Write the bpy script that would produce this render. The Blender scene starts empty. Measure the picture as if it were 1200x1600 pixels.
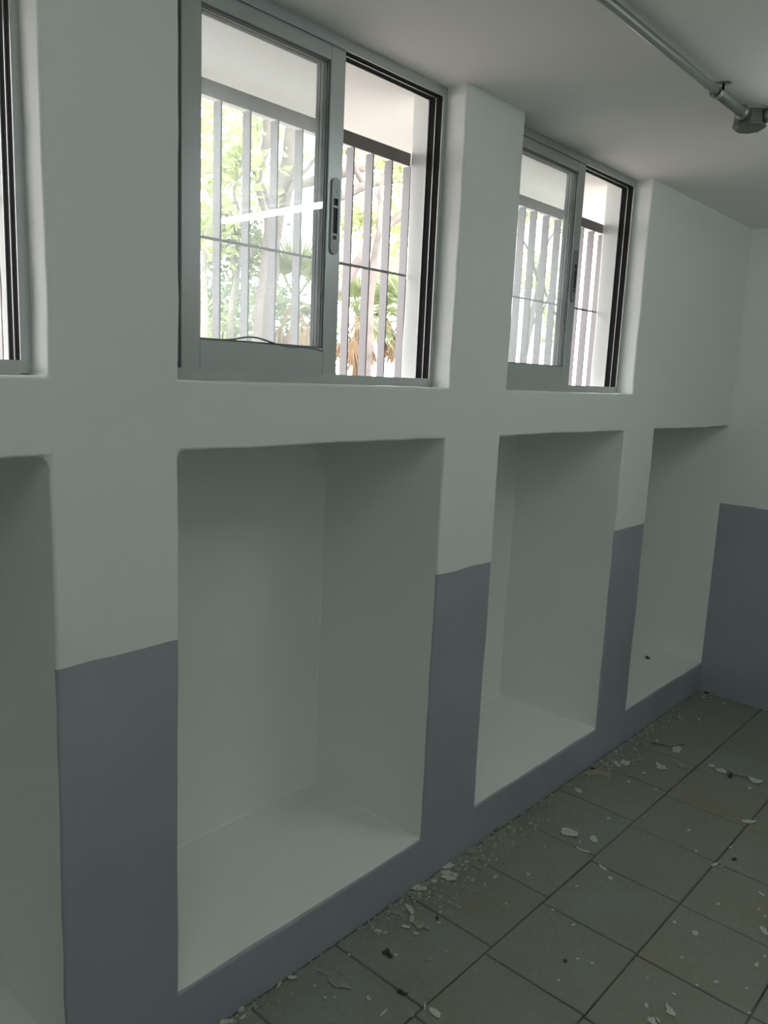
import bpy, bmesh, math, random
from mathutils import Vector, Matrix, noise
C = bpy.context.scene.collection
SC = bpy.context.scene
R = random.Random(7)

# ------------------------------------------------------------------ camera
CY, YAW, PITCH, ROLL, FPX, EYE = -1.3615, 0.84142, -0.16928, 0.04445, 1229.81, 1.55
F = Vector((math.sin(YAW)*math.cos(PITCH), math.cos(YAW)*math.cos(PITCH), math.sin(PITCH)))
RT = F.cross(Vector((0, 0, 1))).normalized(); UP = RT.cross(F)
R2 = RT*math.cos(ROLL) + UP*math.sin(ROLL); U2 = -RT*math.sin(ROLL) + UP*math.cos(ROLL)
EYEP = Vector((0, CY, EYE))
cam = bpy.data.cameras.new('camera'); cam.sensor_fit = 'VERTICAL'; cam.sensor_height = 36
cam.lens = FPX/1600*36; cam.clip_start = .02; cam.clip_end = 200
co = bpy.data.objects.new('camera', cam); C.objects.link(co)
co.matrix_world = Matrix(((R2.x, U2.x, -F.x, EYEP.x), (R2.y, U2.y, -F.y, EYEP.y), (R2.z, U2.z, -F.z, EYEP.z), (0, 0, 0, 1)))
SC.camera = co

# ------------------------------------------------------------------ sky, exposure
world = bpy.data.worlds.new('overcast_sky'); SC.world = world; world.use_nodes = True
bg = world.node_tree.nodes['Background']
bg.inputs[0].default_value = (1.0, .985, .985, 1); bg.inputs[1].default_value = 5.7      # flat white overcast sky
TUBE = 35.0                      # radiance of the fluorescent tubes
TUBE_COL = (.90, 1, .97, 1)
vs = SC.view_settings
SC.display_settings.display_device = 'sRGB'
vs.view_transform = 'Standard'; vs.look = 'None'; vs.gamma = 1; vs.exposure = .04; vs.use_curve_mapping = False
cy = SC.cycles
cy.max_bounces = 12; cy.diffuse_bounces = 7; cy.glossy_bounces = 4; cy.transmission_bounces = 8; cy.transparent_max_bounces = 24
cy.use_denoising = True; cy.sample_clamp_indirect = 6; cy.caustics_reflective = False; cy.caustics_refractive = False

def at(px, py, Y):               # the point of the plane y = Y seen at a pixel
    d = F + R2*((px-600)/FPX) - U2*((py-800)/FPX)
    return EYEP + d*((Y-CY)/d.y)
def floor_at(px, py, z=0):
    d = F + R2*((px-600)/FPX) - U2*((py-800)/FPX)
    return EYEP + d*((z-EYE)/d.z)

# ------------------------------------------------------------------ dimensions (metres)
XE, XF, YR = 4.0704, -2.7, -3.8          # end wall, wall behind the camera, wall opposite the windows
ZC = 2.322                               # ceiling
ZNB, ZNT, ND = .148, 1.387, .485         # niches: bottom, top, depth
NICHES = [(-.235, .6347), (.898, 1.7671), (2.0428, 2.9075), (3.1781, XE)]
ZW, YO = 1.527, .187                     # window sill, outer wall face
WINDOWS = [(-.245, .6347), (.898, 1.7794), (2.062, 2.9449)]
ZD = .9912                               # top of the grey dado paint

# ------------------------------------------------------------------ materials
def mat(name, col, rough=.7, metal=0, spec=.5, var=0, vscale=8, bump=0, bscale=60, trans=0):
    m = bpy.data.materials.new(name); m.use_nodes = True; nt = m.node_tree; N = nt.nodes; L = nt.links
    b = N['Principled BSDF']; b.inputs['Roughness'].default_value = rough; b.inputs['Metallic'].default_value = metal
    b.inputs['Specular IOR Level'].default_value = spec; b.inputs['Base Color'].default_value = (*col, 1)
    tc = N.new('ShaderNodeTexCoord')
    if var:
        n = N.new('ShaderNodeTexNoise'); n.inputs['Scale'].default_value = vscale; n.inputs['Detail'].default_value = 5
        L.new(tc.outputs['Object'], n.inputs['Vector'])
        r = N.new('ShaderNodeValToRGB'); r.color_ramp.elements[0].position = .3; r.color_ramp.elements[1].position = .7
        r.color_ramp.elements[0].color = (*[c*(1-var) for c in col], 1); r.color_ramp.elements[1].color = (*[min(1, c*(1+var)) for c in col], 1)
        L.new(n.outputs['Fac'], r.inputs['Fac']); L.new(r.outputs['Color'], b.inputs['Base Color'])
    if bump:
        n2 = N.new('ShaderNodeTexNoise'); n2.inputs['Scale'].default_value = bscale; n2.inputs['Detail'].default_value = 4
        L.new(tc.outputs['Object'], n2.inputs['Vector'])
        bp = N.new('ShaderNodeBump'); bp.inputs['Strength'].default_value = bump; bp.inputs['Distance'].default_value = .004
        L.new(n2.outputs['Fac'], bp.inputs['Height']); L.new(bp.outputs['Normal'], b.inputs['Normal'])
    if trans:
        t = N.new('ShaderNodeBsdfTranslucent'); t.inputs[0].default_value = (*col, 1)
        mx = N.new('ShaderNodeMixShader'); mx.inputs[0].default_value = trans
        L.new(b.outputs[0], mx.inputs[1]); L.new(t.outputs[0], mx.inputs[2]); L.new(mx.outputs[0], N['Material Output'].inputs[0])
    return m

WHITE = (.82, .84, .82); DADO = (.335, .362, .40)
def dado_paint(name, top, niche):
    """white emulsion with a grey painted dado, its edge cut in by hand"""
    m = mat(name, WHITE, .75, spec=.3, bump=.25, bscale=45); N, L = m.node_tree.nodes, m.node_tree.links
    b = N['Principled BSDF']; tc = N.new('ShaderNodeTexCoord'); sx = N.new('ShaderNodeSeparateXYZ'); L.new(tc.outputs['Object'], sx.inputs[0])
    def math_(op, a, c):
        q = N.new('ShaderNodeMath'); q.operation = op
        for i, v in enumerate((a, c)):
            if isinstance(v, (int, float)): q.inputs[i].default_value = v
            else: L.new(v, q.inputs[i])
        return q.outputs[0]
    n = N.new('ShaderNodeTexNoise'); n.inputs['Scale'].default_value = 9; n.inputs['Detail'].default_value = 3; L.new(tc.outputs['Object'], n.inputs['Vector'])
    w = math_('MULTIPLY', math_('SUBTRACT', n.outputs['Fac'], .5), .012)
    f = math_('LESS_THAN', math_('ADD', sx.outputs['Z'], w), top)
    if not niche:                                   # inside the last niche the end wall stays white
        f = math_('MULTIPLY', f, math_('LESS_THAN', sx.outputs['Y'], .003))
    else:
        f = math_('MULTIPLY', f, math_('LESS_THAN', math_('ADD', sx.outputs['Y'], math_('MULTIPLY', w, .4)), .0068))
    n2 = N.new('ShaderNodeTexNoise'); n2.inputs['Scale'].default_value = 3; n2.inputs['Detail'].default_value = 6; L.new(tc.outputs['Object'], n2.inputs['Vector'])
    r = N.new('ShaderNodeValToRGB'); r.color_ramp.elements[0].position = .3; r.color_ramp.elements[1].position = .7
    r.color_ramp.elements[0].color = (*[c*.93 for c in DADO], 1); r.color_ramp.elements[1].color = (*[c*1.06 for c in DADO], 1); L.new(n2.outputs['Fac'], r.inputs['Fac'])
    mx = N.new('ShaderNodeMix'); mx.data_type = 'RGBA'; mx.inputs['A'].default_value = (*WHITE, 1)
    L.new(f, mx.inputs['Factor']); L.new(r.outputs['Color'], mx.inputs['B']); L.new(mx.outputs['Result'], b.inputs['Base Color'])
    return m

def tile_mat(name, col):
    m = mat(name, col, .55, spec=.35, bump=.12, bscale=18); N, L = m.node_tree.nodes, m.node_tree.links
    b = N['Principled BSDF']; g = N.new('ShaderNodeNewGeometry')
    n = N.new('ShaderNodeTexNoise'); n.inputs['Scale'].default_value = 2.6; n.inputs['Detail'].default_value = 8; n.inputs['Roughness'].default_value = .65
    n2 = N.new('ShaderNodeTexNoise'); n2.inputs['Scale'].default_value = 60; n2.inputs['Detail'].default_value = 3
    for q in (n, n2): L.new(g.outputs['Position'], q.inputs['Vector'])
    r = N.new('ShaderNodeValToRGB'); e = r.color_ramp.elements
    e[0].position = .3; e[0].color = (col[0]*.98, col[1]*.90, col[2]*.76, 1); e[1].position = .68; e[1].color = (col[0]*1.02, col[1]*1.08, col[2]*1.08, 1)
    L.new(n.outputs['Fac'], r.inputs['Fac'])
    r2 = N.new('ShaderNodeValToRGB'); r2.color_ramp.elements[0].position = .35; r2.color_ramp.elements[0].color = (.93, .93, .93, 1); r2.color_ramp.elements[1].position = .75; r2.color_ramp.elements[1].color = (1.05, 1.05, 1.05, 1)
    L.new(n2.outputs['Fac'], r2.inputs['Fac'])
    mx = N.new('ShaderNodeMix'); mx.data_type = 'RGBA'; mx.blend_type = 'MULTIPLY'; mx.inputs['Factor'].default_value = 1
    L.new(r.outputs['Color'], mx.inputs['A']); L.new(r2.outputs['Color'], mx.inputs['B']); L.new(mx.outputs['Result'], b.inputs['Base Color'])
    return m

def glass_mat():
    m = bpy.data.materials.new('dusty window glass'); m.use_nodes = True; N, L = m.node_tree.nodes, m.node_tree.links
    N.remove(N['Principled BSDF'])
    t = N.new('ShaderNodeBsdfTransparent'); t.inputs[0].default_value = (.96, .977, .972, 1)
    g = N.new('ShaderNodeBsdfGlossy'); g.inputs['Roughness'].default_value = .012
    fr = N.new('ShaderNodeFresnel'); ge = N.new('ShaderNodeNewGeometry'); io = N.new('ShaderNodeMapRange')   # a thin pane: the same reflection on both faces
    io.inputs['To Min'].default_value = 1.5; io.inputs['To Max'].default_value = 1/1.5; L.new(ge.outputs['Backfacing'], io.inputs['Value']); L.new(io.outputs[0], fr.inputs[0])
    mx = N.new('ShaderNodeMixShader'); L.new(fr.outputs[0], mx.inputs[0]); L.new(t.outputs[0], mx.inputs[1]); L.new(g.outputs[0], mx.inputs[2])
    d = N.new('ShaderNodeBsdfTranslucent'); d.inputs[0].default_value = (.86, .88, .9, 1)
    n = N.new('ShaderNodeTexNoise'); n.inputs['Scale'].default_value = 5; n.inputs['Detail'].default_value = 6
    tc = N.new('ShaderNodeTexCoord'); L.new(tc.outputs['Object'], n.inputs['Vector'])
    mr = N.new('ShaderNodeMapRange'); mr.inputs['From Min'].default_value = .3; mr.inputs['From Max'].default_value = .75; mr.inputs['To Min'].default_value = .045; mr.inputs['To Max'].default_value = .085
    L.new(n.outputs['Fac'], mr.inputs['Value'])
    m2 = N.new('ShaderNodeMixShader'); L.new(mr.outputs[0], m2.inputs[0]); L.new(mx.outputs[0], m2.inputs[1]); L.new(d.outputs[0], m2.inputs[2])
    L.new(m2.outputs[0], N['Material Output'].inputs[0])
    return m

def lamp_mat():
    m = bpy.data.materials.new('lit tube'); m.use_nodes = True; N, L = m.node_tree.nodes, m.node_tree.links
    N.remove(N['Principled BSDF']); e = N.new('ShaderNodeEmission'); e.inputs[0].default_value = TUBE_COL; e.inputs[1].default_value = TUBE
    L.new(e.outputs[0], N['Material Output'].inputs[0]); return m

M = dict(
    wall=dado_paint('white and grey wall paint', ZD, True),
    endwall=dado_paint('white and grey end wall paint', .998, False),
    ceil=mat('white ceiling paint', (.94, .93, .905), .8, spec=.3, bump=.15, bscale=30),
    plain=mat('white wall paint', WHITE, .8, spec=.3, bump=.2, bscale=40),
    alu=mat('grey anodised aluminium', (.50, .53, .53), .38, metal=.45, var=.04, vscale=3),
    pileshade=mat('dark weatherstrip and gap shade', (.02, .019, .018), .9, spec=.1),
    seal=mat('grey glazing rubber', (.16, .17, .165), .6),
    handle=mat('grey handle plate', (.26, .28, .28), .4, metal=.4),
    slot=mat('dark handle recess', (.035, .036, .036), .6),
    glass=glass_mat(),
    bar=mat('glossy brown bar paint', (.225, .205, .215), .34, spec=.85, var=.06, vscale=10),
    beam=mat('brown beam paint', (.22, .19, .175), .6, var=.08, vscale=12),
    pipe=mat('grey painted steel conduit', (.34, .36, .345), .3, metal=.7),
    box=mat('dull grey conduit box', (.17, .18, .172), .6, metal=.2),
    batten=mat('white lamp housing', (.8, .8, .78), .4),
    tube=lamp_mat(),
    grout=mat('grubby joint mortar', (.095, .092, .08), .95, var=.72, vscale=5),
    chip=mat('pale paint flake', (.52, .52, .47), .8, var=.1, vscale=40),
    chipgrey=mat('dusty grey paint flake', (.27, .27, .245), .85, var=.12, vscale=40),
    chiptan=mat('tan plaster flake', (.33, .30, .22), .85, var=.12, vscale=40),
    dirt=mat('dark dirt', (.045, .042, .036), .95, var=.4, vscale=60),
    litter=mat('plaster crumbs', (.40, .39, .345), .9, var=.45, vscale=90),
    earth=mat('pale dry ground', (.31, .29, .27), .95, var=.15, vscale=1),
    bark=mat('pale smooth bark', (.22, .195, .18), .85, var=.3, vscale=5, bump=.5, bscale=12),
    barkdark=mat('dark grey bark', (.15, .14, .135), .85, var=.3, vscale=5),
    barkw=mat('whitish bark', (.36, .34, .315), .85, var=.25, vscale=6, bump=.4, bscale=14),
    leaf=mat('light green leaf', (.50, .56, .30), .5, var=.25, vscale=2, trans=.45),
    leafdark=mat('grey green leaf', (.22, .28, .17), .5, var=.4, vscale=2, trans=.35),
    frond=mat('palm leaf', (.36, .42, .24), .45, var=.25, vscale=4, trans=.35),
    dead=mat('dead palm leaf', (.42, .30, .20), .8, var=.3, vscale=5, trans=.25),
)
TILES = [tile_mat('cement floor tile', (.235, .242, .215)), tile_mat('cement floor tile greenish', (.23, .243, .222)), tile_mat('cement floor tile dusty', (.24, .24, .208))]

# ------------------------------------------------------------------ mesh helpers
def link(name, me, m=None, parent=None, smooth=False):
    if m is not None: me.materials.append(m)
    if smooth:
        for p in me.polygons: p.use_smooth = True
    o = bpy.data.objects.new(name, me); C.objects.link(o)
    if parent: o.parent = parent
    return o
def from_bm(name, bm, m=None, parent=None, smooth=False):
    bmesh.ops.recalc_face_normals(bm, faces=bm.faces)
    me = bpy.data.meshes.new(name); bm.to_mesh(me); bm.free(); return link(name, me, m, parent, smooth)
def pyd(name, v, f, m=None, parent=None, smooth=False):
    me = bpy.data.meshes.new(name); me.from_pydata([tuple(q) for q in v], [], f); me.update(); return link(name, me, m, parent, smooth)
def bbox(bm, x0, x1, y0, y1, z0, z1, mi=0):
    vs_ = [bm.verts.new((x, y, z)) for x in (x0, x1) for y in (y0, y1) for z in (z0, z1)]
    for f in ((0, 1, 3, 2), (4, 6, 7, 5), (0, 4, 5, 1), (2, 3, 7, 6), (0, 2, 6, 4), (1, 5, 7, 3)):
        bm.faces.new([vs_[i] for i in f]).material_index = mi
def box(name, x0, x1, y0, y1, z0, z1, m, parent=None, bev=0):
    bm = bmesh.new(); bbox(bm, x0, x1, y0, y1, z0, z1)
    bmesh.ops.recalc_face_normals(bm, faces=bm.faces)
    if bev: bmesh.ops.bevel(bm, geom=list(bm.edges), offset=bev, segments=1, affect='EDGES')
    return from_bm(name, bm, m, parent)
def prism(name, poly, axis, a, b, m, parent=None):
    """poly: 2-D outline; axis 'x': (y,z), 'y': (x,z), 'z': (x,y)"""
    P = {'x': lambda u, v, t: (t, u, v), 'y': lambda u, v, t: (u, t, v), 'z': lambda u, v, t: (u, v, t)}[axis]
    bm = bmesh.new(); n = len(poly)
    A = [bm.verts.new(P(u, v, a)) for u, v in poly]; B = [bm.verts.new(P(u, v, b)) for u, v in poly]
    bm.faces.new(A); bm.faces.new(B[::-1])
    for i in range(n): bm.faces.new((A[i], B[i], B[(i+1) % n], A[(i+1) % n]))
    return from_bm(name, bm, m, parent)
def tube_vf(pts, rad, n=8, v=None, f=None, cap=True):
    v = [] if v is None else v; f = [] if f is None else f
    pts = [Vector(p) for p in pts]; s = len(v)
    for i, p in enumerate(pts):
        t = (pts[min(i+1, len(pts)-1)] - pts[max(i-1, 0)]).normalized()
        a = t.cross(Vector((.31, .17, .93)) if abs(t.z) < .9 else Vector((1, .2, 0))).normalized(); b = t.cross(a)
        r = rad[i] if hasattr(rad, '__len__') else rad
        for k in range(n):
            q = 2*math.pi*k/n; v.append(p + a*(r*math.cos(q)) + b*(r*math.sin(q)))
    for i in range(len(pts)-1):
        for k in range(n):
            f.append((s+i*n+k, s+i*n+(k+1) % n, s+(i+1)*n+(k+1) % n, s+(i+1)*n+k))
    if cap:
        f.append(tuple(s+k for k in range(n))[::-1]); f.append(tuple(s+(len(pts)-1)*n+k for k in range(n)))
    return v, f
def tube(name, pts, rad, m, parent=None, n=8):
    v, f = tube_vf(pts, rad, n); return pyd(name, v, f, m, parent, True)
def empty(name, loc=(0, 0, 0), parent=None):
    o = bpy.data.objects.new(name, None); o.empty_display_size = .1; C.objects.link(o); o.location = loc
    if parent: o.parent = parent
    return o
def tag(o, label=None, cat=None, group=None, kind=None):
    for k, q in (('label', label), ('category', cat), ('group', group), ('kind', kind)):
        if q: o[k] = q
    return o
def dup(o, parent=None):
    c = o.copy(); C.objects.link(c)
    if parent: c.parent = parent
    for ch in list(o.children): dup(ch, c)
    return c
def spline(P, n=6):
    P = [Vector(p) for p in P]; out = []
    for i in range(len(P)-1):
        a, b, c, d = P[max(i-1, 0)], P[i], P[i+1], P[min(i+2, len(P)-1)]
        for k in range(n):
            t = k/n
            out.append(.5*((2*b) + (c-a)*t + (2*a-5*b+4*c-d)*t*t + (3*b-a-3*c+d)*t**3))
    out.append(P[-1]); return out

# ------------------------------------------------------------------ the room
def window_wall():
    bm = bmesh.new(); V = {}
    def vert(x, y, z):
        k = (round(x, 5), round(y, 5), round(z, 5))
        if k not in V: V[k] = bm.verts.new(k)
        return V[k]
    def quad(*p): bm.faces.new([vert(*q) for q in p])
    XR = XE+.02                                     # the plaster runs on behind the end wall, floor and ceiling
    xs = sorted({XF-.02, XR, *[round(a, 5) for n in NICHES[:3]+WINDOWS for a in n], NICHES[3][0]}); zs = [-.06, ZNB, ZNT, ZW, ZC+.02]
    inn = lambda x, z: any(a < x < b+.03*(b == XE) for a, b in NICHES) and ZNB < z < ZNT
    inw = lambda x, z: any(a < x < b for a, b in WINDOWS) and z > ZW
    for i in range(len(xs)-1):
        for j in range(4):
            x0, x1, z0, z1 = xs[i], xs[i+1], zs[j], zs[j+1]; cx, cz = (x0+x1)/2, (z0+z1)/2
            h = inn(cx, cz); w = inw(cx, cz)
            if not h and not w: quad((x0, 0, z0), (x1, 0, z0), (x1, 0, z1), (x0, 0, z1))
            if h:
                quad((x0, ND, z0), (x1, ND, z0), (x1, ND, z1), (x0, ND, z1))
                quad((x0, 0, z0), (x1, 0, z0), (x1, ND, z0), (x0, ND, z0)); quad((x0, 0, z1), (x1, 0, z1), (x1, ND, z1), (x0, ND, z1))
            if w: quad((x0, 0, z0), (x1, 0, z0), (x1, YO, z0), (x0, YO, z0))
            if z0 >= ZW and not w: quad((x0, YO, z0), (x1, YO, z0), (x1, YO, z1), (x0, YO, z1))
            if j == 2: quad((x0, YO, z0), (x1, YO, z0), (x1, YO, z1), (x0, YO, z1))
    for (a, b) in NICHES:
        for x in (a, b):
            if x < XE-.01: quad((x, 0, ZNB), (x, ND, ZNB), (x, ND, ZNT), (x, 0, ZNT))
    for (a, b) in WINDOWS:
        for x in (a, b): quad((x, 0, ZW), (x, YO, ZW), (x, YO, zs[4]), (x, 0, zs[4]))
    bmesh.ops.recalc_face_normals(bm, faces=bm.faces)
    # plaster edges: softly rounded, more so at two upper niche corners
    wl = bm.edges.layers.float.new('bevel_weight_edge')
    for e in bm.edges:
        if len(e.link_faces) == 2 and e.calc_face_angle(0) > 1.2:
            a, b = e.verts[0].co, e.verts[1].co
            big = abs(a.y-b.y) > .3 and abs(a.z-ZNT) < 1e-4 and any(abs(a.x-q) < 1e-3 for q in (.898, .6347))
            e[wl] = 1 if big else .3
    o = from_bm('wall_left', bm, M['wall'], smooth=True)
    q = o.modifiers.new('soft_edges', 'BEVEL'); q.limit_method = 'WEIGHT'; q.width = .02; q.segments = 3; q.use_clamp_overlap = False
    s = o.modifiers.new('fine', 'SUBSURF'); s.subdivision_type = 'SIMPLE'; s.levels = s.render_levels = 4
    for nm, size, st in (('hand_wobble', .35, .007), ('trowel', .07, .0032)):
        t = bpy.data.textures.new(nm, 'CLOUDS'); t.noise_scale = size; t.cloud_type = 'COLOR'; t.noise_depth = 1
        d = o.modifiers.new(nm, 'DISPLACE'); d.texture = t; d.direction = 'RGB_TO_XYZ'; d.strength = st; d.mid_level = .5; d.texture_coords = 'LOCAL'
    o.modifiers.new('normals', 'WEIGHTED_NORMAL')
    return tag(o, kind='structure')
window_wall()
tag(box('wall_back', XE, XE+.2, YR-.2, ND+.2, -.1, ZC+.02, M['endwall']), kind='structure')
tag(box('wall_right', XF-.2, XE, YR-.2, YR, -.1, ZC+.02, M['plain']), kind='structure')
tag(box('wall_front', XF-.2, XF, YR, ND+.2, -.1, ZC+.02, M['plain']), kind='structure')
tag(box('ceiling', XF-.2, XE+1.2, YR-.2, .692, ZC, ZC+.16, M['ceil']), kind='structure')
fl = tag(box('floor', XF-.2, XE, YR, .05, -.2, -.004, M['grout']), kind='structure')
# cement tiles, 30 cm, in courses that do not line up
tile_me = {}
def tile_mesh(w, d, k):
    key = (round(w, 3), round(d, 3), k)
    if key not in tile_me:
        bm = bmesh.new(); bbox(bm, 0, w, 0, d, -.02, 0)
        bmesh.ops.recalc_face_normals(bm, faces=bm.faces)
        bmesh.ops.bevel(bm, geom=[e for e in bm.edges if e.verts[0].co.z > -.01 and e.verts[1].co.z > -.01], offset=.0025, segments=1, affect='EDGES')
        me = bpy.data.meshes.new('tile'); bm.to_mesh(me); bm.free(); me.materials.append(TILES[k]); tile_me[key] = me
    return tile_me[key]
PITCH_T = .3032; BASES = [1.0945, 1.9705, 1.6605]
ytop = -.0145; row = 0
while ytop > YR+.01:
    d = min(PITCH_T, ytop-YR) - .005; dy = .0115 if row == 0 else 0    # the first course runs up to the wall
    x = (BASES[row] if row < 3 else R.uniform(0, .3)); x -= PITCH_T*math.ceil((x-XF)/PITCH_T)
    while x < XE-.01:
        a, b = max(x, XF), min(x+PITCH_T, XE)
        if b-a > .03:
            o = bpy.data.objects.new('tile', tile_mesh(b-a-R.choice((.004, .005, .005)), d+dy, R.randrange(3))); C.objects.link(o); o.parent = fl
            o.location = (a+R.uniform(-.0008, .0008), ytop-d-.0025+R.uniform(-.0008, .0008), R.uniform(-.0007, .0005))
            o.rotation_euler = (R.uniform(-.002, .002), R.uniform(-.002, .002), R.uniform(-.002, .002))
        x += PITCH_T
    ytop -= PITCH_T; row += 1
tag(box('ground', -16, 34, YO, 40, 1.40, 1.47, M['earth']), kind='structure')

# ------------------------------------------------------------------ windows
YF = .065                                 # front of the frame in its recess
COMB = [0, .0025, .0245, .027, .0495, .052]       # three fins with two sliding tracks between
def comb(lo, tip, base):
    """outline across a track section: fins from base up to tip, on a web from lo to base"""
    p = [(YF, lo), (YF, tip)]
    for a, b in ((.0025, .0245), (.027, .0495)): p += [(YF+a, tip), (YF+a, base), (YF+b, base), (YF+b, tip)]
    return p + [(YF+.052, tip), (YF+.052, lo)]
def make_sash(parent, x0, x1, z0, z1, y, handle):
    s = empty('sliding_sash', parent=parent); t = .020; st, rb, rt = .046, .064, .034
    box('stile', x0, x0+st, y, y+t, z0, z1, M['alu'], s, .0012); box('stile', x1-st, x1, y, y+t, z0, z1, M['alu'], s, .0012)
    box('bottom_rail', x0+st+.0005, x1-st-.0005, y+.0004, y+t, z0, z0+rb+.007, M['alu'], s, .0012)
    box('top_rail', x0+st+.0005, x1-st-.0005, y+.0004, y+t, z1-rt-.01, z1, M['alu'], s, .0012)
    a, b, c, d = x0+st, x1-st, z0+rb+.007, z1-rt-.01
    box('glass_pane', a-.004, b+.004, y+.0085, y+.0125, c-.004, d+.004, M['glass'], s)
    bm = bmesh.new(); g = .0035
    for yy in (y+.0045, y+.0128):
        bbox(bm, a, a+g, yy, yy+.0035, c, d); bbox(bm, b-g, b, yy, yy+.0035, c, d); bbox(bm, a+g, b-g, yy, yy+.0035, c, c+g); bbox(bm, a+g, b-g, yy, yy+.0035, d-g, d)
    from_bm('gasket', bm, M['seal'], s)
    if handle:
        hx0, hx1, hz0, hz1 = x1-.0365, x1-.0095, 1.837, 2.012; r = (hx1-hx0)/2; cx = (hx0+hx1)/2
        out = [(cx+r*math.cos(q), hz1-r+r*math.sin(q)) for q in [math.pi*k/10 for k in range(11)]] + [(cx+r*math.cos(q), hz0+r+r*math.sin(q)) for q in [math.pi+math.pi*k/10 for k in range(11)]]
        bm = bmesh.new(); yf, yb = y-.0045, y
        rect = [(cx-.0075, hz0+.048), (cx+.0075, hz0+.048), (cx+.0075, hz1-.047), (cx-.0075, hz1-.047)]
        loops = []
        for pts in (out, rect):
            lf = [bm.verts.new((u, yf, w)) for u, w in pts]; lb = [bm.verts.new((u, yb, w)) for u, w in pts]; n = len(pts)
            for i in range(n): bm.faces.new((lf[i], lf[(i+1) % n], lb[(i+1) % n], lb[i]))
            loops += [bm.edges.get((lf[i], lf[(i+1) % n])) for i in range(n)]
        bmesh.ops.triangle_fill(bm, edges=loops, use_beauty=True, use_dissolve=False)
        # dark bottom of the pull, its latch and the two fixing holes
        bbox(bm, cx-.0075, cx+.0075, yb-.0007, yb+.0002, hz0+.048, hz1-.047, 1)
        bbox(bm, cx-.007, cx+.007, yb-.0042, yb-.0005, hz1-.068, hz1-.063, 0)
        bbox(bm, cx-.0065, cx+.0045, yf-.0004, yf+.001, hz0+.034, hz0+.043, 1)
        bbox(bm, cx-.0015, cx+.0015, yf-.0003, yf+.001, hz1-.033, hz1-.030, 1)
        o = from_bm('pull_handle', bm, M['handle'], s); o.data.materials.append(M['slot'])
    return s
def sagging_gasket(parent, x0, x1, zbase):
    prof = [(0, .000), (.12, .0), (.24, .004), (.36, .0115), (.45, .0105), (.56, .003), (.68, -.003), (.82, -.002), (.92, -.004), (1, -.008)]
    pts = spline([(x0+(x1-x0)*u, YF+.0068, zbase+.0105+w) for u, w in prof], 4)
    bm = bmesh.new()
    rows = [[bm.verts.new((p.x, p.y+dy, p.z+dz)) for dy, dz in ((-.0022, -.0016), (.0018, -.0016), (.0018, .0018), (-.0022, .0018))] for p in pts]
    for a, b in zip(rows, rows[1:]):
        for k in range(4): bm.faces.new((a[k], a[(k+1) % 4], b[(k+1) % 4], b[k]))
    bm.faces.new(rows[0]); bm.faces.new(rows[-1][::-1])
    from_bm('loose_gasket', bm, M['seal'], parent)
def make_window(name, xl, xr):
    w = empty(name, ((xl+xr)/2, YF, ZW)); tag(w, kind='structure')
    w.location = (0, 0, 0)
    fr = empty('frame', parent=w)
    zb, zt = ZW+.002, ZC
    # jambs, head and sill track: each an extruded comb
    prism('jamb', [(xr+.0-v, u) for u, v in comb(-.004, .018, .004)], 'z', zb, zt, M['alu'], fr)
    prism('jamb', [(xl+v, u) for u, v in comb(-.004, .018, .004)], 'z', zb, zt, M['alu'], fr)
    prism('head', [(u, zt-v) for u, v in comb(-.002, .025, .010)], 'x', xl+.018, xr-.018, M['alu'], fr)
    prism('sill_track', [(u, zb+v) for u, v in comb(-.007, .0225, .008)], 'x', xl+.018, xr-.018, M['alu'], fr)
    for a, b in ((.0027, .0243), (.0272, .0493)):
        box('weatherstrip', xr-.0155, xr-.0042, YF+a, YF+b, zb+.023, zt-.026, M['pileshade'], fr)
        box('weatherstrip', xl+.0042, xl+.0155, YF+a, YF+b, zb+.023, zt-.026, M['pileshade'], fr)
        box('weatherstrip', xl+.019, xr-.019, YF+a, YF+b, zt-.0222, zt-.0102, M['pileshade'], fr)
    xs = xl+.051; xe = xs+.449; z0, z1 = zb+.013, zt-.014
    make_sash(w, xs, xe, z0, z1, YF+.0046, True)
    make_sash(w, xs-.022, xe-.006, z0, z1, YF+.0285, False)
    box('gap_shade', xl+.0157, xs-.0205, YF+.0275, YF+.049, z0+.012, z1-.013, M['pileshade'], w)  # dark filler standing in for the shade in the gap beside the sash
    return w, xs, xe, z0
for i, (a, b) in enumerate(WINDOWS):
    w, xs, xe, z0 = make_window('window_%d' % (i+1), a, b)
    if i == 1:
        sagging_gasket(w, xs+.046, xe-.046, z0+.064-.007+.004)

# ------------------------------------------------------------------ burglar bars outside each window
def grille(xl, xr, bars, label):
    g = tag(empty('security_grille', ((xl+xr)/2, YO, ZW)), label, 'grille', 'security grilles outside the windows')
    off = Vector(g.location)
    def P(n, x0, x1, y0, y1, z0, z1, m, bev=0):
        o = box(n, x0-off.x, x1-off.x, y0-off.y, y1-off.y, z0-off.z, z1-off.z, m, g, bev)
    P('top_beam', xl-.03, xr+.002, YO+.002, YO+.007, 2.142, 2.175, M['beam'])
    P('beam_flange', xl-.03, xr+.002, YO+.006, YO+.03, 2.169, 2.175, M['beam'])
    for x in bars: P('flat_bar', x-.0045, x, YO+.0015, YO+.0285, ZW-.05, 2.1415, M['bar'])
    P('cross_bar', xl+.004, xr-.004, YO-.0045, YO+.001, 1.8385, 1.8445, M['bar'])
B2 = [.890, .972, 1.053, 1.134, 1.216, 1.299, 1.377, 1.467, 1.557, 1.631, 1.708, 1.786]
grille(*WINDOWS[0], [x-1.145 for x in B2], 'brown security bars outside the cut-off window at the left edge')
grille(*WINDOWS[1], B2, 'brown security bars with green trees behind, outside the largest window')
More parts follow.
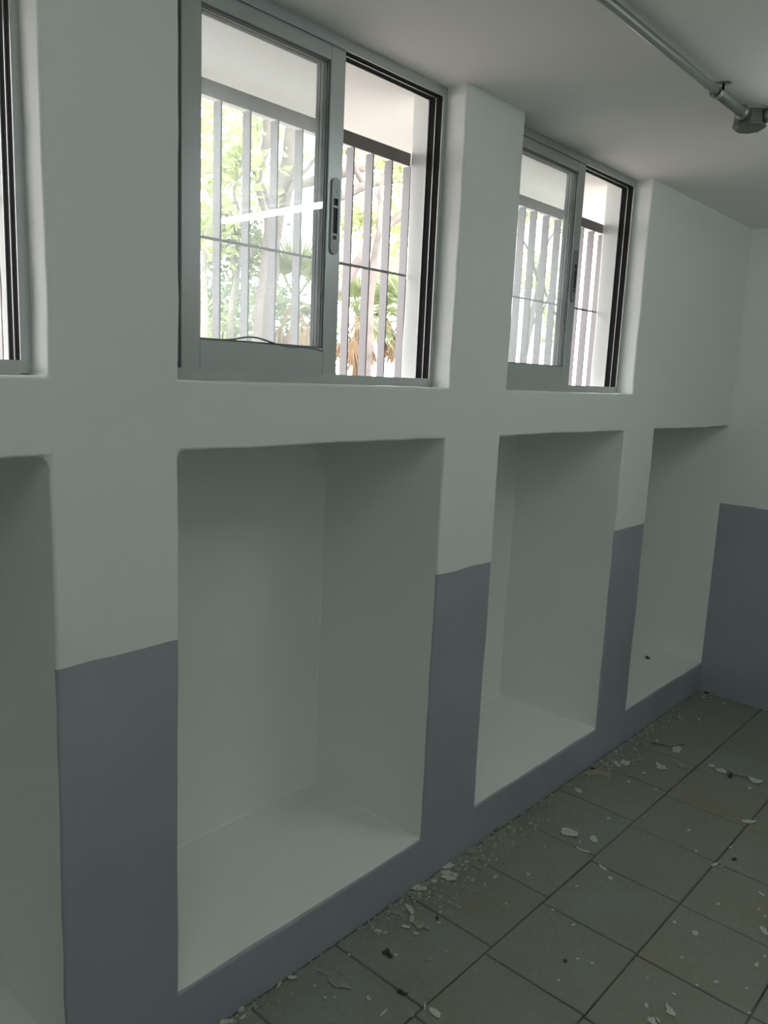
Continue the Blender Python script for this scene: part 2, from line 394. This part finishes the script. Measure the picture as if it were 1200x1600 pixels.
grille(*WINDOWS[2], [2.055, 2.137, 2.219, 2.300, 2.391, 2.463, 2.547, 2.628, 2.714, 2.800, 2.881, 2.965], 'brown security bars outside the smaller far window with white sky behind')

# ------------------------------------------------------------------ conduit on the ceiling
cd = tag(empty('electrical_conduit', (2.40, -.52, ZC)), 'grey steel conduit clipped along the white ceiling with an octagonal box', 'conduit')
zc, yc = -.0165, .005
def cpart(n, pts, r, m, seg=14): return tube(n, pts, r, m, cd, seg)
cpart('pipe', [(XF-2.40, yc, zc), (-.20, yc, zc)], .0112, M['pipe'])
cpart('sleeve', [(-.245, yc, zc), (-.24, yc, zc), (-.075, yc, zc), (-.07, yc, zc)], [.0125, .0138, .0138, .0125], M['box'])
cpart('lock_nut', [(-.072, yc, zc), (-.069, yc, zc), (-.052, yc, zc), (-.049, yc, zc)], [.0165, .019, .019, .0165], M['pipe'], 8)
def clamp(x):
    bm = bmesh.new(); n = 10
    prof = [(.0155*math.cos(math.pi*k/n), zc-.0155*math.sin(math.pi*k/n)) for k in range(n+1)]
    prof = [(.034, -.001), (.0155, -.001)] + prof + [(-.0155, -.001), (-.034, -.001)]
    rows = [[bm.verts.new((x+dx, yc+a, b-t)) for dx, t in ((-.008, 0), (.008, 0), (.008, .0016), (-.008, .0016))] for a, b in prof]
    for a, b in zip(rows, rows[1:]):
        for k in range(4): bm.faces.new((a[k], a[(k+1) % 4], b[(k+1) % 4], b[k]))
    bm.faces.new(rows[0]); bm.faces.new(rows[-1][::-1])
    from_bm('pipe_clip', bm, M['pipe'], cd)
clamp(-.252); clamp(-1.9)
oct_ = lambda r: [(.005+r*math.cos(math.pi/8+k*math.pi/4), yc+r*math.sin(math.pi/8+k*math.pi/4)) for k in range(8)]
bm = bmesh.new(); lv = []
for r, z in ((.040, 0), (.042, -.034), (.044, -.036), (.044, -.040), (.036, -.046)): lv.append([bm.verts.new((x, y, z)) for x, y in oct_(r)])
for a, b in zip(lv, lv[1:]):
    for k in range(8): bm.faces.new((a[k], a[(k+1) % 8], b[(k+1) % 8], b[k]))
bm.faces.new(lv[0]); bm.faces.new(lv[-1][::-1]); from_bm('junction_box', bm, M['box'], cd)
cpart('side_nut', [(.005, yc-.040, zc), (.005, yc-.058, zc)], .018, M['pipe'], 8)
cpart('side_pipe', [(.005, yc-.05, zc), (.005, yc-.24, zc)], .0125, M['box'])

# ------------------------------------------------------------------ fluorescent lamps on the ceiling
def lamp(x, y0, y1, label):
    h = tag(empty('fluorescent_lamp', (x, (y0+y1)/2, ZC)), label, 'lamp', 'fluorescent lamps on the ceiling'); d = (y1-y0)/2
    box('housing', -.013, .013, -d-.03, d+.03, -.034, -.0005, M['batten'], h, .004)
    for s in (-1, 1): box('tube_holder', -.011, .011, s*d-.012, s*d+.012, -.082, -.034, M['batten'], h, .003)
    v, f = tube_vf([(0, -d+.012, -.066), (0, d-.012, -.066)], .0135, 12); pyd('tube', v, f, M['tube'], h, True)
    return h
lamp(2.395, -1.70, -.745, 'lit fluorescent batten whose streak reflects in the largest window')
lamp(.9, -3.4, -2.3, 'unseen fluorescent fill lamp added on the ceiling behind where the picture is taken')  # added unseen lamp, brightens the wall and the niche backs
lamp(-.005, -1.70, -.745, 'unseen fluorescent batten assumed on the ceiling straight above where the picture is taken')  # unseen lamp, assumed along the conduit to light the niche bottoms

# ------------------------------------------------------------------ trees and palms outside
def leafcloud(name, parent, centres, n, size, spread, m, seed):
    r = random.Random(seed); v = []; f = []
    off = parent.location if parent else Vector()
    for _ in range(n):
        c, k = centres[r.randrange(len(centres))]
        p = Vector(c) + Vector((r.gauss(0, 1), r.gauss(0, 1), r.gauss(0, .8)))*(spread*k*.55) - off
        a = Vector((r.gauss(0, 1), r.gauss(0, 1), r.gauss(-.35, .6))).normalized(); b = a.cross(Vector((r.gauss(0, 1), r.gauss(0, 1), r.gauss(0, 1)))).normalized()
        u = a.cross(b); s = size*r.uniform(.6, 1.3); w = s*.24; i = len(v)
        v += [p, p+a*s*.45+b*w+u*s*.08, p+a*s, p+a*s*.45-b*w+u*s*.08]; f += [(i, i+1, i+2), (i, i+2, i+3)]
    o = pyd(name, v, f, m, parent); o['kind'] = 'stuff'; return o
def limb(name, parent, path, Y, m, seg=8, wob=.03):
    """path: (px, py, radius in px) read at depth Y"""
    pts, rad = [], []
    for px, py, r in path:
        p = at(px, py, Y); pts.append(p - parent.location); rad.append(r*(p-EYEP).dot(F)/FPX)
    P = spline(pts, 5); Q = []
    for i in range(len(P)):
        t = i/5; k = min(int(t), len(rad)-2); Q.append(rad[k] + (rad[k+1]-rad[k])*(t-k))
    P = [p + Vector((noise.noise(p*3), noise.noise(p*3+Vector((9, 0, 0))), 0))*wob for p in P]
    return tube(name, P, Q, m, parent, seg)
def base(px, Y):
    p = at(px, 590, Y); return Vector((p.x, Y, 1.47))
def cl(Y, *pts): return [(at(x, y, Y+dy), k) for x, y, dy, k in pts]

# big leaning tree with forking grey trunks
Y1 = 5.2; t = tag(empty('leaning_tree', base(405, Y1)), 'large pale-barked tree with leaning forked trunks behind the window bars', 'tree')
limb('trunk', t, [(396, 640, 9), (400, 528, 7.5), (411, 430, 6.5), (417, 345, 6), (404, 285, 5.5), (419, 215, 7.5), (412, 160, 8), (395, 90, 7)], Y1, M['bark'], 10)
limb('trunk', t, [(410, 640, 12), (414, 528, 10), (425, 440, 9), (433, 350, 11), (447, 270, 13), (459, 195, 12), (470, 120, 10), (480, 40, 8)], Y1+.25, M['bark'], 10)
limb('branch', t, [(433, 350, 8), (415, 300, 4), (398, 268, 3), (372, 250, 2), (350, 246, 1.4)], Y1+.1, M['bark'], 6)
limb('branch', t, [(447, 330, 6), (462, 285, 4), (480, 262, 3.4), (505, 230, 3), (530, 190, 2)], Y1+.1, M['bark'], 6)
limb('branch', t, [(392, 400, 2), (376, 330, 2.5), (366, 300, 2.2), (380, 250, 1.8), (391, 190, 1.2)], Y1-.2, M['bark'], 6)
limb('branch', t, [(462, 290, 7), (520, 275, 8), (560, 262, 8), (600, 256, 7), (650, 262, 5), (690, 240, 3)], Y1+.6, M['bark'], 8)
leafcloud('foliage', t, cl(Y1, (322, 170, 0, 1), (322, 215, 0, 1), (330, 250, .2, .9), (360, 185, 0, 1), (372, 215, -.3, 1), (365, 240, .3, .9), (355, 265, 0, .5), (375, 255, 0, .5), (325, 310, 0, .7),
    (340, 120, 0, 1), (402, 200, .5, .4), (400, 165, .4, .5), (322, 360, .1, .6), (420, 312, .2, .25), (300, 260, 0, .9)), 950, .13, .5, M['leaf'], 3)
# slim white forked tree
Y2 = 6.0; t = tag(empty('slim_tree', base(358, Y2)), 'slim whitish forked tree standing among the trees behind the largest window', 'tree')
limb('trunk', t, [(354, 640, 7), (358, 530, 6), (364, 470, 5.5), (370, 432, 5)], Y2, M['barkw'], 8)
limb('branch', t, [(370, 436, 4.5), (364, 410, 3.6), (362, 380, 3), (360, 350, 2), (352, 320, 1.2)], Y2, M['barkw'], 6)
limb('branch', t, [(370, 436, 4), (376, 405, 2.6), (379, 375, 2), (386, 345, 1.2)], Y2, M['barkw'], 6)
limb('branch', t, [(366, 465, 2.6), (374, 455, 2), (382, 450, 1)], Y2, M['barkw'], 6)
leafcloud('foliage', t, cl(Y2, (355, 375, .3, .6), (385, 360, .3, .6), (362, 350, 0, .5), (350, 410, .6, .7), (385, 410, .6, .5), (400, 390, .5, .4), (340, 345, .3, .4)), 1100, .10, .5, M['leafdark'], 5)
# stump-like pale trunk at the left of the pane
Y3 = 5.6; t = tag(empty('pale_tree', base(318, Y3)), 'pale trunk at the left side of the largest window pane', 'tree')
limb('trunk', t, [(315, 640, 7), (318, 540, 6), (320, 470, 5.5), (319, 410, 4.5), (324, 350, 2.5)], Y3, M['barkw'], 8)
limb('branch', t, [(320, 440, 2.6), (330, 432, 2), (342, 428, 1.4)], Y3, M['barkw'], 6)
leafcloud('foliage', t, cl(Y3, (322, 375, .3, .5), (322, 345, .3, .6), (334, 500, .5, .5), (330, 545, .4, .5)), 500, .10, .5, M['leaf'], 6)
# tree with crossing boughs seen through the open half
Y4 = 4.4; t = tag(empty('crossing_tree', base(570, Y4)), 'tree with crossing bare boughs seen through the open half of the largest window', 'tree')
limb('trunk', t, [(568, 680, 9), (572, 590, 8), (577, 480, 7.5), (582, 430, 6.5), (590, 372, 4.5), (594, 320, 4), (592, 300, 3.5), (598, 280, 2.5), (610, 252, 1.6), (620, 225, 1)], Y4, M['bark'], 8)
limb('branch', t, [(500, 480, 9), (540, 440, 8.5), (556, 412, 8), (572, 390, 7.5), (600, 358, 6.5), (630, 330, 6), (662, 290, 4), (700, 250, 3)], Y4+.3, M['bark'], 10)
limb('branch', t, [(500, 318, 8), (545, 300, 8), (575, 288, 7), (610, 284, 4), (650, 276, 3)], Y4+.5, M['bark'], 8)
limb('branch', t, [(545, 235, 3.5), (556, 262, 5), (566, 285, 5)], Y4+.5, M['bark'], 6)
limb('branch', t, [(594, 310, 2), (586, 300, 1.5), (582, 250, .9)], Y4, M['bark'], 6)
limb('branch', t, [(593, 325, 2), (604, 310, 1.5), (618, 300, 1), (630, 300, .7)], Y4, M['bark'], 6)
leafcloud('foliage', t, cl(Y4, (560, 325, .8, .4), (562, 340, .8, .4), (585, 345, .6, .4), (628, 290, .3, .5), (632, 360, .5, .5), (622, 385, .6, .5), (625, 345, .6, .4), (560, 245, .6, .5), (590, 250, .8, .4), (622, 250, .6, .5), (624, 265, .5, .4),
    (545, 345, .8, .4), (650, 330, .4, .6), (660, 270, .5, .6), (560, 215, .6, .5)), 1500, .09, .5, M['leaf'], 8)
# tree seen through the smaller window
Y5 = 6.5; t = tag(empty('far_tree', base(838, Y5)), 'tree with curving branches seen through the smaller far window', 'tree')
limb('trunk', t, [(815, 660, 7), (818, 560, 6), (830, 500, 5), (840, 455, 4.5), (845, 410, 3.5), (850, 360, 2)], Y5, M['barkdark'], 8)
limb('branch', t, [(842, 440, 2.5), (830, 400, 2.2), (815, 375, 2), (800, 362, 1.5)], Y5, M['barkdark'], 6)
limb('branch', t, [(843, 430, 2.5), (858, 470, 2), (872, 500, 1.6), (885, 520, 1)], Y5, M['barkdark'], 6)
limb('branch', t, [(846, 400, 2), (860, 372, 1.6), (875, 358, 1)], Y5, M['barkdark'], 6)
limb('branch', t, [(822, 540, 3), (836, 500, 2.4), (850, 480, 1.6), (866, 440, 1)], Y5, M['barkdark'], 6)
leafcloud('foliage', t, cl(Y5, (822, 430, .3, .5), (838, 425, .3, .4), (858, 430, .3, .4), (862, 455, .3, .3), (818, 450, .5, .4), (840, 400, .2, .3), (848, 480, .3, .35), (862, 500, .3, .3), (855, 530, .3, .3), (820, 580, .3, .4), (822, 335, .3, .25), (872, 350, .3, .3)), 700, .13, .55, M['leaf'], 11)

def fan_mesh(name, m, n=22, L=.55, spread=2.5, droop=.25, seed=1, width=.017):
    r = random.Random(seed); v = []; f = []
    tube_vf([(0, 0, 0), (.16, 0, .03), (.34, 0, .05)], [.012, .010, .008], 5, v, f)
    hub = Vector((.34, 0, .05))
    for k in range(n):
        q = -spread/2 + spread*k/(n-1); l = L*(1-.25*abs(q)/spread*2)*r.uniform(.9, 1.08); d = Vector((math.cos(q), math.sin(q), r.uniform(-.06, .06))); s = Vector((-d.y, d.x, 0))
        i = len(v); w = width*r.uniform(.8, 1.2); dr = droop*r.uniform(.6, 1.4)
        v += [hub, hub+d*l*.5+s*w-Vector((0, 0, dr*.12)), hub+d*l*.5-s*w-Vector((0, 0, dr*.12)), hub+d*l*.5-Vector((0, 0, dr*.12-.012)), hub+d*l-Vector((0, 0, dr*.55))]
        f += [(i, i+1, i+3), (i, i+3, i+2), (i+1, i+4, i+3), (i+3, i+4, i+2)]
    me = bpy.data.meshes.new(name); me.from_pydata([tuple(q) for q in v], [], f); me.materials.append(m); return me
FAN = [fan_mesh('fan_leaf', M['frond'], seed=s) for s in (1, 2, 3)]; DEADFAN = [fan_mesh('dead_leaf', M['dead'], 14, .5, 1.3, .1, s, .013) for s in (4, 5)]
def palm(px, Y, py, nl, nd, scale, label, seed):
    r = random.Random(seed); b = base(px, Y); top = at(px, py, Y); h = top.z-b.z
    t = tag(empty('fan_palm', b), label, 'palm')
    tube('trunk', [(0, 0, 0), (0, 0, h*.5), (0, 0, h)], [.06*scale, .05*scale, .045*scale], M['dead'], t, 9)
    for k in range(nl):
        o = bpy.data.objects.new('fan_leaf', FAN[k % 3]); C.objects.link(o); o.parent = t
        o.location = (0, 0, h); o.scale = (scale*r.uniform(.85, 1.15),)*3
        o.rotation_euler = (r.uniform(-.3, .3), -r.uniform(-.5, 1.25), k*2.399+r.uniform(-.3, .3))
    for k in range(nd):
        o = bpy.data.objects.new('dead_leaf', DEADFAN[k % 2]); C.objects.link(o); o.parent = t
        o.location = (0, 0, h*(1-.10*r.random())); o.scale = (scale*r.uniform(.8, 1.1),)*3
        o.rotation_euler = (r.uniform(-.3, .3), r.uniform(1.0, 1.35), k*2.399+r.uniform(-.3, .3))
palm(556, 6.6, 495, 16, 16, .95, 'fan palm with a brown skirt of dead leaves, nearest the window handle side', 21)
palm(625, 6.2, 500, 16, 16, .9, 'fan palm with brown skirt beside the right plaster edge of the largest window', 22)
palm(592, 7.6, 470, 14, 8, .8, 'fan palm half hidden by the bare trunk in the open window half', 23)
palm(458, 5.6, 470, 14, 10, .9, 'fan palm with drooping green leaves seen through the closed sash', 24)

def shrub(px, py, Y, w, n, size, m, label, seed, cat='shrub'):
    s = tag(empty('background_shrub', base(px, Y)), label, cat); c = []
    r = random.Random(seed)
    for k in range(9): c.append((at(px+r.uniform(-w, w), py+r.uniform(-35, 60), Y+r.uniform(-.4, .6)), r.uniform(.5, 1)))
    tube('stem', [(0, 0, 0), (.05, 0, .4), (0, 0, .9)], [.04, .03, .015], M['bark'], s, 6)
    leafcloud('foliage', s, c, n, size, .65, m, seed)
shrub(340, 500, 9, 30, 1500, .13, M['leafdark'], 'dark bush behind the slim white tree', 31)
shrub(400, 490, 10, 40, 1700, .13, M['leafdark'], 'dark bush between the white tree and the big leaning trunks', 32)
shrub(480, 520, 9.5, 35, 1200, .13, M['leafdark'], 'dark bush behind the closed sash beside its meeting stile', 33)
shrub(620, 430, 10, 30, 500, .14, M['leaf'], 'light green bush above the fan palms', 34)
shrub(560, 450, 11, 30, 300, .13, M['leafdark'], 'thin dark bush behind the crossing boughs', 35)

# ------------------------------------------------------------------ paint flakes on the floor
def flake(px, py, L, W, ang, m, label, group=None, curl=.15, seed=0, name='paint_flake', cat='paint flake', n=11):
    r = random.Random(seed*31+int(px)*7+int(py)); q = math.radians(ang)
    c = floor_at(px, py); u = (floor_at(px+math.cos(q)*L/2, py+math.sin(q)*L/2)-c); w = (floor_at(px-math.sin(q)*W/2, py+math.cos(q)*W/2)-c)
    pts = []
    for k in range(n):
        a = 2*math.pi*(k+r.uniform(-.3, .3))/n; e = r.uniform(.55, 1.2); pts.append((e*math.cos(a), e*math.sin(a)))
    s = u.length; th = .0012; v = []; f = []
    rise = lambda a, b: curl*s*(.55*a*a + .25*b*b + .12*a*b)
    for z in (0, th):
        for a, b in pts: v.append(u*a + w*b + Vector((0, 0, z+rise(a, b))))
        for a, b in pts: v.append(u*a*.45 + w*b*.45 + Vector((0, 0, z+rise(a*.45, b*.45))))
        v.append(Vector((0, 0, z)))
    o = 2*n+1
    for k in range(n):
        j = (k+1) % n
        f += [(o+k, o+j, o+n+j, o+n+k), (o+n+k, o+n+j, o+2*n), (j, k, n+k, n+j), (n+j, n+k, 2*n), (k, j, o+j, o+k)]
    me = bpy.data.meshes.new(name); me.from_pydata([tuple(p) for p in v], [], f); me.update()
    ob = link(name, me, m); ob.location = (c.x, c.y, .0012); return tag(ob, label, cat, group)
P, G, T = M['chip'], M['chipgrey'], M['chiptan']
BIG = [
 (703, 1370, 34, 14, 2, P, 'largest pale pointed paint flake lying near the wall foot below the pillar'),
 (701, 1354, 20, 10, -5, P, 'pale jagged paint flake just above the largest pointed flake'),
 (656, 1388, 33, 9, 2, P, 'long narrow pale paint flake against the grey wall foot'),
 (679, 1378, 13, 6, -5, P, 'small rounded pale flake between the long narrow flake and the pointed one'),
 (640, 1421, 22, 12, 48, P, 'pale paint flake leaning aslant over a broken grey one'),
 (622, 1425, 26, 14, -8, G, 'broad ragged grey flake left of the slanting pale flake'),
 (643, 1436, 8, 14, 5, P, 'thin upright sliver of paint under the slanting pale flake'),
 (634, 1449, 17, 6, 8, P, 'flat pale sliver left of the tan flake'),
 (654, 1446, 18, 13, 0, T, 'tan yellowish flake in the heap by the wall foot'),
 (667, 1449, 12, 10, 0, G, 'dull grey flake touching the right of the tan flake'),
 (649, 1459, 12, 5, 20, P, 'small pale sliver just below the tan flake'),
 (591, 1455, 15, 7, 5, P, 'lone small pale flake left of the tan flake, near the wall'),
 (671, 1499, 16, 11, 0, G, 'lone roundish grey flake in the middle of a floor tile'),
 (681, 1583, 25, 13, 38, P, 'bright almond-shaped flake beside a tile joint at the lower edge'),
 (642, 1584, 12, 15, 15, G, 'ragged grey flake left of the bright almond-shaped flake'),
 (664, 1574, 4, 14, 8, P, 'thin curled splinter between the ragged grey flake and the almond-shaped one'),
 (600, 1583, 4, 16, 42, P, 'thin slanted splinter on the tile at the lower edge'),
 (576, 1561, 11, 6, 38, P, 'small pale oval flake near the slanted splinter'),
 (536, 1517, 11, 24, 0, G, 'grey flake with a curled pale left edge near the wall'),
 (530, 1538, 38, 15, 20, G, 'large dusty grey wedge-shaped flake lying flat on its tile'),
 (506, 1520, 20, 9, 15, G, 'faint flat grey flake above the dusty wedge'),
 (710, 1404, 16, 14, 30, G, 'translucent grey flake in the middle of the tile below the pointed flake'),
 (711, 1415, 14, 8, 0, G, 'grey flake at the foot of the translucent one'),
 (740, 1393, 17, 10, 5, G, 'flat grey flake alone right of the translucent flake'),
 (748, 1355, 24, 8, 28, G, 'long grey flake lying aslant right of the largest pointed flake'),
 (774, 1371, 11, 4, -30, P, 'tiny stick-like splinter right of the long grey flake'),
 (702, 1428, 18, 12, 0, G, 'crumbled grey flake beside dark crumbs below the translucent one'),
 (785, 1305, 16, 15, -20, T, 'tan upright flake in the crumbs along the wall below the second niche pillar'),
 (737, 1330, 17, 11, -20, T, 'crumbly tan lump in the crumbs along the wall foot'),
 (888, 1303, 32, 12, 14, P, 'large pale ragged flake lying alone out from the wall below the second niche'),
 (928, 1312, 17, 11, 5, P, 'square pale flake right of the large ragged one'),
 (942, 1357, 20, 5, 32, P, 'curved pale splinter beside a tile crossing'),
 (954, 1373, 9, 6, 30, P, 'small pale flake just below the curved splinter'),
 (912, 1330, 24, 3, 20, P, 'string of thin pale splinters along a joint below the square flake'),
 (904, 1236, 19, 8, 35, P, 'pale slanting flake against the wall at the second niche end'),
 (888, 1228, 20, 5, 6, G, 'thin grey flake just above the slanting one at the wall'),
 (925, 1208, 26, 10, -5, T, 'tan crumbly heap of plaster by the wall under the third pillar'),
 (945, 1211, 22, 7, 12, T, 'flat tan flake right of the tan crumbly heap'),
 (977, 1192, 17, 9, 12, P, 'pale flake in front of the third pillar, the right one of a pair'),
 (965, 1195, 15, 8, 30, P, 'pale flake in front of the third pillar, the left one of a pair'),
 (1034, 1199, 22, 8, 24, P, 'pale long flake below the twig'),
 (1061, 1195, 34, 7, 27, G, 'grey long flake right below the twig'),
 (1056, 1172, 15, 14, 10, P, 'pale flake lying across the black twig'),
 (1043, 1226, 10, 9, 0, G, 'faint roundish grey flake close to a tile joint in the far floor'),
 (1112, 1197, 14, 5, 14, P, 'narrow pale flake, left tip of the ragged line of flakes'),
 (1128, 1205, 20, 8, 22, P, 'ragged pale flake in the line of flakes, second from its left tip'),
 (1152, 1209, 34, 9, 18, G, 'long dusty flake in the middle of the ragged line of flakes'),
 (1180, 1221, 30, 8, 12, P, 'curled pale flake at the right end of the ragged line of flakes'),
 (1141, 1213, 9, 8, 0, M['dirt'], 'dark brown crumb in the ragged line of flakes'),
 (1170, 1284, 24, 7, 2, P, 'pale boat-shaped flake above a tile crossing near the right edge'),
 (1117, 1352, 15, 5, -20, P, 'left curl of a shredded flake lying on a tile joint'),
 (1126, 1355, 14, 4, -18, G, 'right curl of a shredded flake lying on a tile joint'),
 (1190, 1398, 13, 4, 26, P, 'thin pale flake on the tile at the right edge'),
 (1087, 1460, 13, 10, 10, P, 'pale flake touching a fainter grey one on the wide clean tile'),
 (1098, 1461, 11, 7, 0, G, 'faint grey flake right of the pale one on the wide clean tile'),
 (1070, 1471, 11, 5, -5, G, 'small grey flake left of the touching pair on the wide clean tile'),
 (1105, 1488, 11, 6, -8, G, 'small grey oval flake below the touching pair on the wide clean tile'),
 (1182, 1508, 8, 9, 30, P, 'small bright triangular flake near the right edge'),
 (1119, 1535, 10, 5, -5, P, 'small bright flake near the lower joint of the wide clean tile'),
 (1047, 1580, 24, 12, 50, P, 'bright almond flake at the bottom edge, upper of two'),
 (1018, 1596, 20, 11, 38, P, 'bright flake cut by the bottom edge, lower of two'),
 (1028, 1594, 4, 12, -30, P, 'thin sliver beside the bright flake cut by the bottom edge'),
 (1010, 1572, 6, 9, -30, P, 'small pale flake above the bright flake cut by the bottom edge'),
 (1195, 1456, 22, 8, 50, P, 'bright slanting flake cut by the right edge'),
 (456, 1528, 15, 6, 8, P, 'bright little flake beside the wall foot at the lower left of the floor'),
 (436, 1540, 15, 6, -58, P, 'pale flake standing aslant against the wall at the lower left of the floor'),
 (412, 1563, 26, 9, -62, G, 'long grey flake tucked along the wall foot at the lower left'),
 (354, 1598, 26, 8, -4, P, 'pale flake cut by the bottom edge where the wall meets the floor'),
 (377, 1577, 13, 9, -50, P, 'pale flake in the heap of crumbs at the lowest end of the wall foot'),
 (380, 1590, 13, 5, -40, P, 'pale sliver below the heap of crumbs at the lowest end of the wall foot'),
]
for i, (px, py, L, W, a, m, lab) in enumerate(BIG): flake(px, py, L, W, a, m, lab, seed=i, curl=.10+.16*R.random())
SMALL = [(815, 1275), (820, 1290), (1007, 1247), (1006, 1208), (1025, 1234), (1073, 1149), (1171, 1232), (1027, 1158), (982, 1222), (1000, 1225), (1053, 1554), (1012, 1529), (1065, 1497), (1054, 1442), (1180, 1470),
 (865, 1297), (863, 1422), (896, 1446), (902, 1499), (925, 1506), (915, 1483), (936, 1480), (938, 1455), (974, 1439), (866, 1384), (825, 1367), (808, 1397), (777, 1412), (791, 1413), (720, 1456), (735, 1480),
 (697, 1487), (619, 1493), (667, 1559), (652, 1579), (523, 1559), (545, 1493), (620, 1403), (645, 1404), (628, 1407), (670, 1402), (688, 1418), (718, 1419), (686, 1443), (731, 1372), (757, 1383), (730, 1347), (755, 1337),
 (765, 1330), (722, 1352), (700, 1340), (1160, 1425), (1105, 1333), (1088, 1331), (1057, 1304), (1078, 1364), (1122, 1413), (1186, 1421), (1195, 1432), (892, 1316), (906, 1316), (895, 1366), (901, 1386), (1076, 1298), (1142, 1324),
 (555, 1380), (530, 1575), (492, 1541), (508, 1560), (505, 1573), (950, 1280), (1100, 1160), (1040, 1120), (1092, 1125), (1195, 1495), (1166, 1545), (1171, 1583), (835, 1544), (873, 1533), (1089, 1540)]
def zone(px, py):
    if py < 1290: return 'tiny pale paint crumb on the farthest tiles toward the end wall', 'tiny crumbs on the far tiles'
    if px < 770: return 'tiny pale paint crumb on the tiles near the wall foot, lower left', 'tiny crumbs near the wall foot'
    if px < 980: return 'tiny pale paint crumb on the middle tiles', 'tiny crumbs on the middle tiles'
    return 'tiny pale paint crumb on the tiles at the lower right', 'tiny crumbs on the right tiles'
for i, (px, py) in enumerate(SMALL):
    flake(px, py, R.uniform(4.5, 8), R.uniform(3, 5), R.uniform(-40, 50), R.choice((P, P, G)), *zone(px, py), seed=i, name='paint_crumb', cat='paint crumb', n=6)
for px, py, L, W, a, lab in [(607, 1492, 17, 9, 60, 'dark dried leaf bit lying alone on a floor tile'), (601, 1489, 9, 6, 10, 'small dark leaf bit touching the larger dried leaf'),
                             (628, 1553, 19, 8, 22, 'dark dirt clod lying in a tile joint'), (926, 1202, 9, 4, 0, 'black leaf bit on the tan plaster heap'),
                             (883, 1503, 7, 6, 20, 'little dark speck of dirt on the middle floor tile'), (1148, 1343, 9, 6, 10, 'faint dark smudge of dirt near the shredded flake'),
                             (683, 1435, 7, 6, 0, 'dark crumb beside the crumbled grey flake'), (1094, 1077, 14, 6, 10, 'dark lump of dirt in the far floor corner'), (1104, 1082, 12, 5, 20, 'brown lump of dirt right of the far floor corner')]:
    flake(px, py, L, W, a, M['dirt'], lab, curl=.3, name='dirt_bit', cat='dirt')
o = flake(1012, 1028, 8, 4, 20, M['dirt'], 'dark crumb lying on the white bottom of the farthest niche', name='dirt_bit', cat='dirt'); q = floor_at(1012, 1028, ZNB+.002); o.location = (q.x, q.y, ZNB+.0025)
def twig(pts, lab, r=.0022):
    P_ = spline([floor_at(x, y) + Vector((0, 0, .004+h)) for x, y, h in pts], 4); c = P_[0].copy()
    v, f = tube_vf([p-c for p in P_], [r*(1-.5*i/len(P_)) for i in range(len(P_))], 6)
    o = pyd('twig', v, f, M['dirt'], None, True); o.location = c; tag(o, lab, 'twig')
twig([(1018, 1162, 0), (1032, 1166, .004), (1048, 1169, .004), (1062, 1167, .006), (1071, 1165, .002)], 'thin black twig lying across the tiles in front of the end wall')
twig([(772, 1301, 0), (777, 1296, .004), (784, 1288, .006)], 'short black twig in the crumbs along the wall foot')
# crumbs swept along the wall foot
rl = random.Random(5); v = []; f = []
def crumb(x, y, s):
    i = len(v); z = 0.0005
    for k in range(3):
        a = 2*math.pi*k/3+rl.uniform(-.6, .6); v.append((x+s*math.cos(a), y+s*math.sin(a)*rl.uniform(.5, 1), z))
    v.append((x+rl.uniform(-.3, .3)*s, y+rl.uniform(-.3, .3)*s, z+s*rl.uniform(.3, .9))); f.extend([(i, i+1, i+3), (i+1, i+2, i+3), (i+2, i, i+3), (i, i+2, i+1)])
for _ in range(900): crumb(rl.uniform(.95, 4.06), -.003-abs(rl.gauss(0, .010)), rl.uniform(.0015, .005))
for cx, n, w in ((1.05, 60, .06), (1.55, 60, .1), (1.72, 120, .09), (1.93, 200, .12), (2.17, 200, .10), (2.5, 50, .1), (2.95, 170, .12), (3.25, 110, .15), (3.5, 170, .13), (4.0, 70, .05)):
    for _ in range(n): crumb(min(4.06, rl.gauss(cx, w)), -.006-abs(rl.gauss(0, .055)), rl.choice((.002, .003, .004, .006, .009)))
for _ in range(60): crumb(rl.gauss(2.15, .1), -.25+rl.gauss(0, .05), rl.uniform(.0015, .004))
for _ in range(420): crumb(rl.uniform(1.1, 4.05), -abs(rl.gauss(.02, .45)), rl.uniform(.0012, .0032))
o = pyd('plaster_debris', v, f, M['litter']); tag(o, 'fine plaster crumbs swept along the foot of the grey wall', 'debris', kind='stuff')
